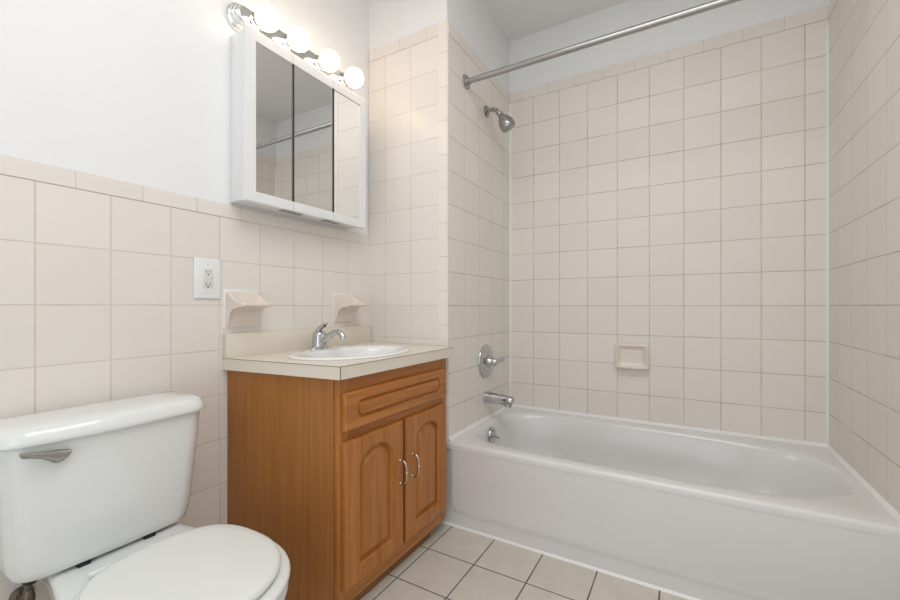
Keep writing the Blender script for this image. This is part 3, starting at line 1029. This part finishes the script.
# flush lever: rounded hub and a tapering arm towards the tank's side
bm = bmesh.new()
lx, lz = 0.196, 0.647
lathe(bm, (lx - 0.004, 0.343, lz - 0.004), (1, 0, 0), [(0, 0.014), (0.012, 0.014), (0.016, 0.011), (0.017, 0.003)], 20)
prof = [(0.283, 0.0045, 0.000), (0.286, 0.0065, 0.000), (0.300, 0.0070, 0.000), (0.315, 0.0085, -0.001), (0.330, 0.0125, -0.004), (0.341, 0.0155, -0.006), (0.350, 0.0130, -0.003), (0.360, 0.0075, 0.003), (0.364, 0.003, 0.005)]
rings = []
for y, h, dz in prof:
    # flat top, rounded belly below
    r_ = []
    for i in range(14):
        a = 2 * PI * i / 14
        r_.append((lx + 0.014 + 0.006 * math.cos(a), y, lz + 0.006 + (0.360 - y) * 0.19 + dz * 0.2 - h * 0.7 + h * math.sin(a) * 0.95))
    rings.append(r_)
loft(bm, rings, True, True, True)
obj('flush_lever', bm, m_chrome_dull, to, 60)


# bowl: rim outline = egg in front, straight deck behind
def plan(xb, xt, hw_back, hw, xm, n_=40):
    """half outline sampled from back to tip; returns the closed loop"""
    side = []
    for i in range(n_ + 1):
        s = i / n_
        x = xb + (xt - xb) * (1 - (1 - s) ** 1.6 if s > 0 else 0)
        if x >= xm:
            q = (x - xm) / (xt - xm)
            w = hw * math.sqrt(max(0, 1 - q ** 2.1))
        else:
            q = (xm - x) / (xm - xb)
            q = q * q * (3 - 2 * q)
            w = hw + (hw_back - hw) * q
        side.append((x, w))
    return side


def plan_loop(side, z):
    r = [(x, TYC + 0.010 - w, z) for x, w in side] + [(x, TYC + 0.010 + w, z) for x, w in reversed(side[:-1])]
    return r


DK = 0.362
bm = bmesh.new()
loft(bm, [plan_loop(plan(0.16, 0.52, 0.095, 0.105, 0.33), 0.001), plan_loop(plan(0.16, 0.52, 0.092, 0.10, 0.33), 0.05), plan_loop(plan(0.14, 0.53, 0.088, 0.100, 0.35), 0.12),
          plan_loop(plan(0.11, 0.575, 0.095, 0.125, 0.40), 0.20), plan_loop(plan(0.075, 0.64, 0.115, 0.165, 0.45), 0.28), plan_loop(plan(0.062, 0.672, 0.128, 0.180, 0.465), 0.325),
          plan_loop(plan(0.058, 0.678, 0.132, 0.184, 0.468), 0.347), plan_loop(plan(0.060, 0.676, 0.130, 0.182, 0.468), 0.356), plan_loop(plan(0.066, 0.670, 0.124, 0.176, 0.468), DK - 0.001), plan_loop(plan(0.08, 0.65, 0.11, 0.16, 0.468), DK)], True, True, True)
bowl = obj('bowl', bm, m_porcelain, to, 60)
bm = bmesh.new()
for yy, s in ((0.452, 0.010), (0.466, 0.012), (0.482, 0.009)):
    box(bm, 0.214, 0.2155, yy, yy + s, DK, DK + 0.0004)
    box(bm, 0.217, 0.2178, yy + 0.002, yy + s - 0.001, DK, DK + 0.0004)
obj('maker_mark', bm, m_mark, bowl)


def slab(side0, z0, z1, r=0.006, grow=0.0):
    def sh(d):
        xb, xt = side0[0][0], side0[-1][0]
        return [(xb + d + (x - xb) * (xt - xb - 2 * d) / (xt - xb), max(w - d, 0.0)) for x, w in side0]
    bm_ = bmesh.new()
    loft(bm_, [plan_loop(sh(r), z0), plan_loop(sh(r * 0.25), z0 + r * 0.3), plan_loop(sh(0), z0 + r), plan_loop(sh(0), z1 - r), plan_loop(sh(r * 0.3), z1 - r * 0.3), plan_loop(sh(r), z1 - 0.0005), plan_loop(sh(r * 3), z1)], True, True, True)
    return bm_


def egg(xb, xt, hw, xm, n_=44):
    """fully rounded egg, blunt at the hinge end"""
    side = []
    for i in range(n_ + 1):
        a = PI * i / n_
        x = (xb + xt) / 2 - (xt - xb) / 2 * math.cos(a)
        if x >= xm:
            q = (x - xm) / (xt - xm)
            w = hw * math.sqrt(max(0, 1 - q ** 2.1))
        else:
            q = (xm - x) / (xm - xb)
            w = hw * max(0, 1 - q ** 3.2) ** (1 / 2.4)
        side.append((x, w))
    return side


obj('seat', slab(egg(0.270, 0.682, 0.185, 0.475), DK + 0.004, DK + 0.024, 0.008), m_seat, to, 60)
obj('seat_lid', slab(egg(0.284, 0.660, 0.168, 0.472), DK + 0.0255, DK + 0.045, 0.009), m_seat, to, 60)
for s in (-1, 1):
    bm = bmesh.new()
    yc = TYC + s * 0.072
    box(bm, 0.246, 0.272, yc - 0.011, yc + 0.011, DK, DK + 0.024, 0.005, 3)
    tube(bm, [(0.268, yc - 0.026, DK + 0.022), (0.268, yc + 0.026, DK + 0.022)], 0.0075, 12)
    obj('hinge', bm, m_seat, to)
for s in (-1, 1):
    yc = TYC + s * 0.068 - 0.003
    obj('tank_pad', BX(0.150, 0.1695, yc - 0.012, yc + 0.012, DK - 0.001, DK + 0.0075), m_dark, to)
bm = bmesh.new()
lathe(bm, (0.105, TYC, DK), (0, 0, 1), [(0, 0.045), (0.0085, 0.045)], 24)
obj('tank_gasket', bm, m_dark, to)

# water supply under the tank
sy = 0.334
ws = thing('water_supply_valve', 'small metal water supply valve and hose under the toilet tank', 'valve', (0, sy, 0.275))
bm = bmesh.new()
lathe(bm, (0.001, sy, 0.275), (1, 0, 0), [(0, 0.020), (0.004, 0.020), (0.008, 0.010), (0.045, 0.009)], 20)
lathe(bm, (0.055, sy, 0.260), (0, 0, 1), [(0, 0.009), (0.012, 0.012), (0.030, 0.012), (0.036, 0.010), (0.048, 0.009)], 18)
obj('valve_body', bm, m_brass, ws)
obj('valve_knob', lathe(bmesh.new(), (0.064, sy, 0.278), (1, 0, 0), [(0, 0.007), (0.012, 0.005), (0.013, 0.010), (0.020, 0.010), (0.022, 0.008)], 16), m_green, ws)
obj('supply_hose', tube(bmesh.new(), smooth_path([(0.055, sy, 0.300), (0.058, sy - 0.002, 0.310), (0.066, sy - 0.001, 0.322), (0.070, sy, 0.334)], 5), 0.0065, 12), m_hose, ws)
obj('coupling_nut', lathe(bmesh.new(), (0.070, sy, 0.326), (0, 0, 1), [(0, 0.010), (0.006, 0.015), (0.026, 0.015), (0.035, 0.013)], 10), m_dark, ws)
